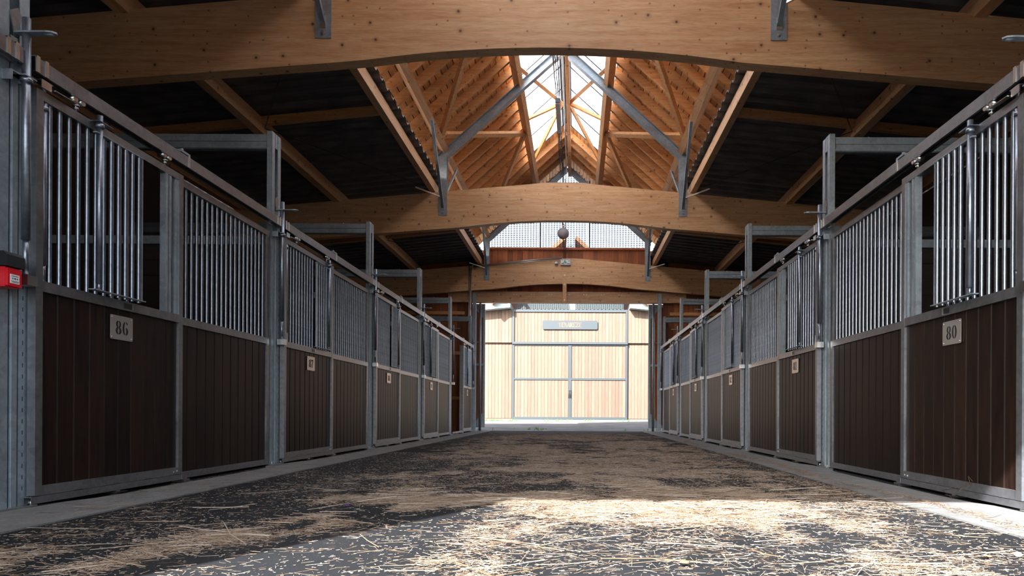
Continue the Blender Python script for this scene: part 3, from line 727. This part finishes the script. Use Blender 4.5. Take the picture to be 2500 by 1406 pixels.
        for z in (.9, 2.2, 3.2): rl.box(.0, .5, -d * .05 - .015, -d * .05 + .015, z, z + .09)
        if not far: pass
        MB(s).tube((0, 0, 0), (0, 0, 3.72), .035, 10).build('guide_pipe', M['steel'], None, (XC + s * (xin + .13), yi + d * .19, 0))
        tag(COL.objects[-1], 'round galvanised guide pipe at the %s edge of the %s doorway' % (wd_, wname), 'pipe')
    tag(MB().box(-5.2, 5.2, -.04, .04, 3.72, 3.82).build('barn_door_track', M['steel'], None, (XC, yi + d * .28, 0)), 'overhead steel track of the barn doors at the %s end' % wname, 'rail')
    return t
end_wall(True); end_wall(False)
# ------------------------------------------------------------------ fittings at the far beam
YB3 = BY[3]
tag(MB().box(-.055, .055, -.045, 0, 3.62 - 3.62, 4.50 - 3.62).build('timber_strap', M['beam_y'], None, (XC - .07, YB3 - .002, 3.64)), 'short upright timber strap bolted to the far arched beam', 'timber')
st = COL.objects[-1]; q = MB()
for z in (.08, .52, .78): q.tube((0, -.045, z), (0, -.055, z), .02, 8)
q.build('bolt', M['zinc'], st)
es = thing('exit_sign', (-.315, YB3 - .002, 4.70), 'small white and green exit sign on the far beam', 'sign')
MB().box(-.145, .145, -.07, 0, 0, .17).build('housing', M['lampgrey'], es)
fc = MB().box(-.135, .135, -.074, -.07, .02, .155).build('face', M['white'], es)
q = MB(); Q = lambda p: q.prism(p, lambda a, b, y: (a, y, b), -.0755, -.074)
Q([(-.115, .03), (-.115, .06), (-.03, .045), (-.03, .03)]); Q([(-.05, .125), (-.025, .145), (.0, .125), (-.02, .105)]); Q([(-.04, .1), (.0, .105), (.03, .07), (.01, .035), (-.01, .04), (.0, .07), (-.035, .07), (-.06, .05), (-.07, .06)])
Q([(.04, .03), (.115, .03), (.115, .07), (.09, .05), (.04, .055)]); Q([(.06, .13), (.115, .13), (.115, .09), (.10, .11)]); Q([(-.12, .13), (-.08, .13), (-.08, .14), (-.12, .14)])
q.build('pictogram', M['green'], fc)
def sphere(r, loc, name, m, sz=1.0, parent=None, n=18):
    v = [(0, 0, r * sz)]; f = []
    for i in range(1, n // 2):
        a = math.pi * i / (n // 2)
        for j in range(n): b = 2 * math.pi * j / n; v.append((r * math.sin(a) * math.cos(b), r * math.sin(a) * math.sin(b), r * sz * math.cos(a)))
    v.append((0, 0, -r * sz)); R_ = n // 2 - 1
    for j in range(n): f.append((0, 1 + j, 1 + (j + 1) % n))
    for i in range(R_ - 1):
        for j in range(n): a = 1 + i * n; f.append((a + j, a + n + j, a + n + (j + 1) % n, a + (j + 1) % n))
    k = len(v) - 1; a = 1 + (R_ - 1) * n
    for j in range(n): f.append((k, a + (j + 1) % n, a + j))
    me = bpy.data.meshes.new(name); me.from_pydata(v, [], f); me.materials.append(m); me.polygons.foreach_set('use_smooth', [True] * len(f)); me.update()
    return link(name, me, parent, loc)
gl = thing('globe_lamp', (XC - .11, YB3 - .42, 5.50), 'grey round globe lamp hanging in front of the mesh gable', 'lamp')
sphere(.165, (0, 0, 0), 'globe', M['lampgrey'], .95, gl); MB().tube((0, 0, .14), (0, 0, .26), .035, 12).build('neck', M['zinc'], gl)
MB().tube((0, 0, .26), (0, 0, 1.55), .008, 6).build('rod', M['zinc'], gl)
bt = thing('beacon', (-.575, YB3 - .002, 4.76), 'small round grey beacon beside the exit sign', 'lamp'); MB().tube((0, 0, 0), (0, -.05, 0), .055, 16).build('base', M['lampgrey'], bt); sphere(.045, (0, -.055, 0), 'dome', M['white'], 1, bt)
for k, (dz, lb) in enumerate(((0, 'upper'), (-.05, 'lower'))):
    tag(MB().path([(-.42, 0, 4.93 + dz), (-2.92, 0, 4.68 + dz), (-3.03 + k * .05, 0, 4.66 + dz), (-3.06 + k * .05, 0, 1.5)], .016, 8).build('conduit', M['zinc'], None, (0, YB3 - .03 - .04 * k, 0)), '%s steel conduit along the far beam and down the left column' % lb, 'pipe')
tag(MB().path([(-.36, 0, 4.88), (-.37, 0, 5.3), (-.41, 0, 5.9), (-.40, 0, 7.0), (-.39, -.4, 7.05)], .012, 6).path([(-.32, 0, 4.88), (-.30, .0, 5.4), (-.33, 0, 6.1), (-.34, 0, 6.9), (-.34, -.3, 7.0)], .010, 6).build('hanging_cable', M['black'], None, (0, YB3 - .12, 0)), 'black cables dropping from the ridge to the exit sign', 'cable')
# ridge services
ct = thing('cable_tray', (XC - .14, .6, 7.02), 'wire cable tray with cables running under the ridge', 'cable tray')
m = MB()
for x in (-.05, .05):
    for z in (0, .04): m.tube((x, 0, z), (x, 18.4, z), .0035, 5)
for x in (-.02, .02): m.tube((x, 0, 0), (x, 18.4, 0), .0035, 5)
for k in range(123): y = k * .15; m.path([(-.05, y, .04), (-.05, y, 0), (.05, y, 0), (.05, y, .04)], .003, 4)
m.build('tray', M['black'], ct)
for k, (x, z) in enumerate(((-.03, .012), (.0, .014), (.03, .01))):
    MB().path([(x + .012 * math.sin(j * 1.3 + k), j * .9, z + .004 * (j % 2)) for j in range(21)], .009, 6).build('cable', M['black'], ct)
m = MB()
for k in range(7): m.tube((0, .5 + k * 2.9, .04), (0, .5 + k * 2.9, .32), .006, 5)
m.build('hanger', M['zinc'], ct)
tag(MB().tube((0, 0, 0), (0, 18.3, 0), .018, 10).build('ridge_conduit', M['zinc'], None, (XC - .02, .7, 7.20)), 'bright metal conduit running along under the ridge', 'pipe')
for k, y in enumerate((7.9, 14.0)):
    sl = thing('strip_light', (XC - .14, y, 6.90), ['grey strip light under the ridge above the nearest visible beam', 'grey strip light hanging under the ridge before the skylight end'][k], 'lamp')
    MB().box(-.05, .05, 0, 1.55, 0, .07).build('housing', M['lampgrey'], sl); MB().box(-.04, .04, .03, 1.52, -.02, 0).build('diffuser', M['white'], sl)
    MB().box(-.052, .052, -.02, 0, -.005, .075).box(-.052, .052, 1.55, 1.57, -.005, .075).build('end_cap', M['grey'], sl)
# ------------------------------------------------------------------ fire call point on the near left post
fp = thing('fire_call_point', (-2.868, 3.485, 1.155), 'red fire alarm call point with black hood on the nearest left post', 'alarm')
MB().box(-.10, -.012, -.045, .045, .0, .10).build('red_box', M['red'], fp)
MB().box(-.012, .0, -.043, .043, .006, .094).build('cover', M['red'], fp)
lb = MB().box(.0, .0015, -.03, .028, .02, .066).build('label_card', M['white'], fp)
q = MB()
for y in (-.014, 0, .014): q.tube((.0015, y, .045), (.0025, y, .045), .0035 if y else .0045, 8)
q.box(.0015, .002, -.02, .02, .056, .059).box(.0015, .002, -.024, .024, .030, .0325).box(.0015, .002, -.018, .02, .025, .027); q.build('print', M['ink'], lb)
MB().prism([(-.105, .104), (.006, .104), (.006, .16), (-.012, .178), (-.105, .178)], lambda a, b, y: (a, y, b), -.055, .055).build('hood', M['black'], fp)
MB().box(-.11, -.10, -.05, .05, 0, .178).build('back_plate', M['steel'], fp)
# far red alarm box
f2 = thing('fire_alarm_box', (-3.02, 19.38, 1.18), 'small red alarm box at the far left column', 'alarm'); MB().box(-.05, .05, -.05, 0, 0, .12).build('red_box', M['red'], f2); MB().box(-.055, .055, -.056, 0, .12, .19).build('hood', M['black'], f2)
# ------------------------------------------------------------------ facing barn
fb = thing('facing_barn', (XC, YD, .22), 'sunlit larch-clad barn across the yard with its double doors shut', 'building')
def gbox(mb, x0, x1, y0, y1, z0, z1): return mb.box(x0, x1, y0, y1, z0 - .22, z1 - .22)
cache = {}
def fboard(parent, x, w_, y, z0, z1):
    key = (w_, z0, z1)
    if key not in cache:
        cache[key] = MB().prism([(0, 0), (.002, -.014), (w_ - .006, -.022), (w_ - .002, 0)], lambda a, b, z: (a, b, z - .22), z0, z1).mesh('board', M['clad'])
    return link('board', cache[key], parent, (x, y, 0))
bw = .143
for s in (-1, 1):
    for k in range(27):
        x = 2.46 + k * bw if s > 0 else -2.46 - (k + 1) * bw
        fboard(fb, x, bw, -.10, 3.50, 4.88); fboard(fb, x, bw, 0, .30, 3.52)
MBw = MB(); gbox(MBw, -6.4, 6.4, .0, .2, .25, 4.9); gbox(MBw, -6.4, -2.44, -.10, .0, 3.52, 4.88); gbox(MBw, 2.44, 6.4, -.10, .0, 3.52, 4.88); MBw.build('wall', M['clad'], fb)
m = MB(); gbox(m, -6.4, 6.4, -.02, .2, .0, .27); m.build('plinth', M['concrete'], fb)
pn = MB(); gbox(pn, -2.44, -2.36, -.16, -.06, 3.53, 4.9); gbox(pn, 2.36, 2.44, -.16, -.06, 3.53, 4.9); gbox(pn, -2.36, 2.36, -.16, -.06, 4.80, 4.90); gbox(pn, -2.44, 2.44, -.18, -.02, 3.44, 3.53)
pn = pn.build('upper_frame', M['grey'], fb)
nb = 33; b2 = 4.72 / nb
for k in range(nb): fboard(fb, -2.36 + k * b2, round(b2, 4), -.09, 3.53, 4.80)
for s in (-1, 1):
    m = MB(s); gbox(m, .0, .065, -.12, -.04, .24, 3.44); gbox(m, 2.36, 2.44, -.12, -.04, .24, 3.44); gbox(m, .065, 2.36, -.12, -.04, 3.38, 3.44); gbox(m, .065, 2.36, -.12, -.04, 1.93, 2.01); gbox(m, .065, 2.36, -.12, -.04, .24, .36)
    lf = m.build('door', M['grey'], fb)
    nb = 16; b3 = 2.295 / nb
    for k in range(nb):
        x = .065 + k * b3 if s > 0 else -.065 - (k + 1) * b3
        fboard(lf, x, round(b3, 4), -.07, 2.01, 3.38); fboard(lf, x, round(b3, 4), -.07, .36, 1.93)
    h = MB(s); h.tube((.035, -.15, .95), (.035, -.15, 1.28), .014, 8).tube((.035, -.12, .97), (.035, -.15, .97), .01, 6).tube((.035, -.12, 1.26), (.035, -.15, 1.26), .01, 6); h.build('handle', M['black'], lf)
m = MB(); gbox(m, -2.5, 2.5, -.14, -.05, .19, .235); m.build('door_sill', M['fascia'], fb)
pts = []
for qx, qz, a in ((1.165, .185, 0), (-1.165, .185, 90), (-1.165, -.185, 180), (1.165, -.185, 270)):
    for da in (0, 45, 90): t_ = math.radians(a + da); pts.append((qx - math.copysign(.05, qx) + .05 * math.cos(t_), qz - math.copysign(.05, qz) + .05 * math.sin(t_)))
sg = MB().prism(pts, lambda a, b, y: (a, y, b), -.175, -.165).build('name_board', M['grey'], fb, (0, 0, 4.25 - .22))
text('TENAREZE', .205, .92, .60, lambda a, b, y: (a, y, b - .10), -.178, -.1745, 'letter', M['clad'], sg)
m = MB()
for s in (-1, 1): m.prism([(s * 2.5, 4.93), (s * 6.9, 4.5), (s * 6.9, 4.72), (s * 2.5, 5.14)], lambda a, b, y: (a, y, b - .22), -.55, 20)
m.build('side_roof', M['fascia'], fb)
for s in (-1, 1):
    P = []
    for n in (.28, .42):
        for u, y in ((0, -.9), (3.02 * LL, -.9), (3.02 * LL, 20), (0, 20)): P.append((s * (u / LL + NX * n), y, 7.5 - .22 - u * .9 / LL + NZ * n))
    MB().quadbox(P).build('lantern_roof', M['redwood'], fb)
    for off in (.8, 2.22):
        MB().beam((s * off, -.85, zf(off) + .12 - .22), (s * off, 1, zf(off) + .12 - .22), .12, .2, (s * NX, 0, NZ)).build('purlin_end', M['raft'], fb)
mp_ = mesh_panel('mesh_panel', fb, -2.3, 2.3, 4.92, lambda x: zf(x) + .2, -.10); mp_.location.z = -.22
m = MB()
for s in (-1, 1): m.beam((0, -.02, 7.45 - .22), (s * 2.4, -.02, zf(2.4) - .05 - .22), .08, .12, (s * NX, 0, NZ))
m.build('gable_frame', M['grey'], fb)
# ------------------------------------------------------------------ straw, wood shavings and grass
def vnoise(x, y, seed):
    r = np.random.default_rng(seed); G = r.random((256, 256))
    xi = np.floor(x).astype(int); yi = np.floor(y).astype(int); fx = x - xi; fy = y - yi
    fx = fx * fx * (3 - 2 * fx); fy = fy * fy * (3 - 2 * fy)
    g_ = lambda a, b: G[a % 256, b % 256]
    return (g_(xi, yi) * (1 - fx) + g_(xi + 1, yi) * fx) * (1 - fy) + (g_(xi, yi + 1) * (1 - fx) + g_(xi + 1, yi + 1) * fx) * fy
def fbm(x, y, s): return .5 * vnoise(x, y, s) + .3 * vnoise(x * 2.3, y * 2.3, s + 1) + .2 * vnoise(x * 5.1, y * 5.1, s + 2)
def strands(name, X, Y, Z, ang, L, Wd, tint, pitch, m, label, curve=0.0):
    n = len(X); c, s_ = np.cos(ang), np.sin(ang)
    segs = 2; P = np.zeros((n, (segs + 1) * 3, 3)); idx = 0
    for k in range(segs + 1):
        t = k / segs - .5; bend = curve * (t * t - .08)
        cx = X + c * L * t - s_ * bend * L; cy = Y + s_ * L * t + c * bend * L; cz = Z + pitch * L * t
        wv = Wd * (.5 if k in (0, segs) else .6)
        for j, (a, h) in enumerate(((-1, 0), (0, .7), (1, 0))):
            P[:, idx, 0] = cx - s_ * a * wv; P[:, idx, 1] = cy + c * a * wv; P[:, idx, 2] = np.maximum(cz, .0012) + h * Wd; idx += 1
    base = (np.arange(n) * 9)[:, None, None]
    q = np.array([[0, 1, 4, 3], [1, 2, 5, 4], [3, 4, 7, 6], [4, 5, 8, 7]])[None]
    F = (base + q).reshape(-1, 4)[:, ::-1]
    me = bpy.data.meshes.new(name); me.vertices.add(n * 9); me.vertices.foreach_set('co', P.ravel())
    me.loops.add(F.size); me.loops.foreach_set('vertex_index', F.ravel().astype(np.int32))
    me.polygons.add(len(F)); me.polygons.foreach_set('loop_start', np.arange(0, F.size, 4, dtype=np.int32)); me.polygons.foreach_set('loop_total', np.full(len(F), 4, dtype=np.int32))
    at = me.attributes.new('tint', 'FLOAT', 'POINT'); at.data.foreach_set('value', np.repeat(tint, 9).astype(np.float32))
    me.materials.append(m); me.update(calc_edges=True); me.validate()
    o = link(name, me); tag(o, label, name.replace('_', ' ') if name != 'straw' else 'straw', kind='stuff'); return o
def density(x, y):
    cl = fbm(x * 1.1 + 9, y * .75 + 3, 11); fine = fbm(x * 4.5, y * 3.2, 21)
    core = np.exp(-np.abs((x - .05) / (1.45 + .1 * (y > 8))) ** 3.5)
    far = core * np.clip((cl - .34) * 5, .08, 1.0) * np.clip((fine - .30) * 5, .08, 1)
    # near ground: right of centre thick, bare asphalt on the left, scattered on the right
    nx = np.clip((x + .50 + .1 * (3.6 - y)) * 2.2, 0.03, 1) * np.clip(1 - (x - .95) * 1.6, .12, 1)
    nr = nx * np.clip((cl - .33) * 5, .08, 1) * np.clip((fine - .3) * 5, .08, 1)
    # wisps along the left in the shade
    wl = np.exp(-((y - (3.4 + 1.45 * (x + 1.13))) / .30) ** 2) * (x < -.5) * np.clip((fine - .47) * 8, 0, 1) * .8
    wl = np.maximum(wl, np.exp(-((y - 4.1) / .16) ** 2) * (x < .0) * (x > -1.5) * np.clip((fine - .42) * 7, 0, 1))
    wl = np.maximum(wl, np.exp(-((y - 2.35) / .22) ** 2) * (x < -1.55) * np.clip((fine - .42) * 6, 0, .7))
    t = np.clip((y - 3.9) / .8, 0, 1)
    d = nr * (1 - t) + far * t
    d = np.maximum(d, wl * (y < 5)); d *= np.clip((17.8 - y) / 2.5, 0, 1) * ((x > -2.42) & (x < 1.9))
    return np.clip(d, .006 + .010 * (x > -.5), 1)
def sample(per_m2, ylo, yhi, k=1.0):
    N = int(per_m2 * 4.34 * (yhi - ylo))
    x = rng.uniform(-2.42, 1.92, N); y = rng.uniform(ylo, yhi, N); ok = rng.random(N) < density(x, y) ** k
    return x[ok], y[ok]
x, y = sample(7200, 1.3, 5.2); n = len(x)
x2, y2 = sample(1900, 5.2, 17.8); x = np.concatenate([x, x2]); y = np.concatenate([y, y2]); N = len(x)
dn = density(x, y); L = rng.gamma(1.6, .026, N) + .015; L = np.minimum(L, .32) * (1 + .5 * (y > 5.2))
strands('straw', x, y, rng.random(N) ** 2 * .02 * dn + .001, rng.normal(0.05, .75, N), L, rng.uniform(.0006, .0018, N) * (1 + .8 * (y > 5.2)), np.clip(rng.normal(.55, .25, N) - .22 * (rng.random(N) < .25), 0, 1), rng.normal(0, .05, N), M['straw'], 'loose golden straw strewn over the asphalt aisle', rng.normal(0, .25, N))
x, y = sample(110, 1.4, 5, .8); N = len(x); L = rng.uniform(.12, .38, N)
strands('long_straw_stalks', x, y, rng.random(N) * .02 + .004, rng.normal(0.08, .6, N), L, rng.uniform(.002, .0052, N), np.clip(rng.normal(.55, .28, N), 0, 1), rng.normal(0, .05, N), M['straw'], 'longer straw stalks lying on the near part of the aisle', rng.normal(0, .15, N))
N = 34000; x = rng.uniform(-2.42, 1.9, N); y = rng.uniform(1.4, 9, N) ** 1.0; keep = rng.random(N) < np.clip(fbm(x * 2, y * 2, 51) * 1.6 - .25, .05, 1); x, y = x[keep], y[keep]; N = len(x)
strands('wood_shavings', x, y, np.full(N, .001), rng.uniform(0, 3.14, N), rng.uniform(.005, .018, N), rng.uniform(.0009, .0026, N), np.clip(rng.normal(.8, .15, N), 0, 1), rng.normal(0, .1, N), M['straw'], 'tiny pale wood shavings speckling the asphalt floor')
x, y = sample(13000, 1.6, 6.5, 1.1); N = len(x)
strands('straw_chaff', x + rng.normal(0, .03, N), y + rng.normal(0, .03, N), rng.random(N) * .008 + .001, rng.uniform(0, 3.14, N), rng.uniform(.012, .05, N), rng.uniform(.0006, .0016, N), np.clip(rng.normal(.62, .25, N), 0, 1), rng.normal(0, .2, N), M['straw'], 'fine broken chaff among the straw on the near aisle')
# straw wisps on the concrete strips
N = 2600; y = rng.uniform(2.4, 15, N); sd_ = rng.random(N) < .2; x = np.where(sd_, rng.uniform(-2.85, -2.45, N), 2.05 + .04 * np.sin(y * 2) + rng.normal(0, .035, N)); k = (fbm(y * 1.3, x, 71) > .42) | sd_ & (rng.random(N) < .5); x, y = x[k], y[k]; N = len(x)
strands('straw_wisps', x, y, rng.random(N) * .01 + .0095, rng.normal(1.2, .6, N), rng.uniform(.02, .11, N), rng.uniform(.0012, .003, N), np.clip(rng.normal(.4, .2, N), 0, 1), rng.normal(0, .05, N), M['straw'], 'thin wisps of straw on the concrete strips by the stalls')
N = 900; x = rng.uniform(-6, 6, N); y = np.where(rng.random(N) < .7, 28.86 + rng.normal(0, .03, N), 21 + rng.normal(0, .25, N)); k = fbm(x * 1.7, y, 81) > .52; x, y = x[k], y[k]; N = len(x)
P = []; F = []
for i in range(N):
    z0 = .19 if y[i] > 25 else -.02 + .0239 * (y[i] - 20)
    for j in range(5):
        a = random.uniform(0, 6.28); h = random.uniform(.03, .09); k = len(P); dx, dy = .012 * math.cos(a), .012 * math.sin(a)
        P += [(x[i] - dx, y[i] - dy, z0), (x[i] + dx, y[i] + dy, z0), (x[i] + dy * 3, y[i] + dx * 3, z0 + h)]; F.append((k, k + 1, k + 2))
me = bpy.data.meshes.new('grass'); me.from_pydata(P, [], F); me.materials.append(M['grass']); tag(link('grass', me), 'short green grass growing along the yard and foot of the facing barn', 'grass', kind='stuff')
# single small things on the floor
def leafy(name, loc, r, m, label, cat, bumps=5):
    mb = MB(); n = 9; mb.v.append((0, 0, r * .5)); 
    for i in range(n): a = 2 * math.pi * i / n; q = r * random.uniform(.6, 1.15); mb.v.append((q * math.cos(a), q * .8 * math.sin(a), r * random.uniform(.02, .45)))
    mb.v.append((0, 0, .001))
    for i in range(n): mb.f.append((0, 1 + i, 1 + (i + 1) % n)); mb.f.append((n + 1, 1 + (i + 1) % n, 1 + i)); mb.sm += [False, False]
    return tag(mb.build(name, m, None, loc), label, cat)
leafy('dry_leaf', (.38, 2.36, .012), .022, M['leaf'], 'curled brown dry leaf in the sunlit straw at the bottom', 'leaf')
leafy('dry_leaf', (1.52, 2.52, .004), .018, M['leaf'], 'small brown dry leaf on the asphalt near the right corner', 'leaf')
leafy('petal', (-1.28, 3.83, .004), .012, M['petal'], 'tiny violet petal on the shaded asphalt left of the straw', 'petal')
sphere(.014, (1.66, 2.56, .008), 'pebble', M['pebble'], .7); tag(COL.objects[-1], 'small white pebble on the asphalt near the right corner', 'pebble')
tag(MB().path([(2.395, 4.12, .13), (2.38, 4.14, .16), (2.39, 4.13, .10), (2.34, 4.36, .05), (2.33, 4.22, .015), (2.37, 4.18, .09)], .0016, 5).build('straw_stalk', M['straw'], None, (0, 0, 0)), 'bent straw stalk leaning on the foot of door 80', 'straw')
print('objects', len(bpy.data.objects))
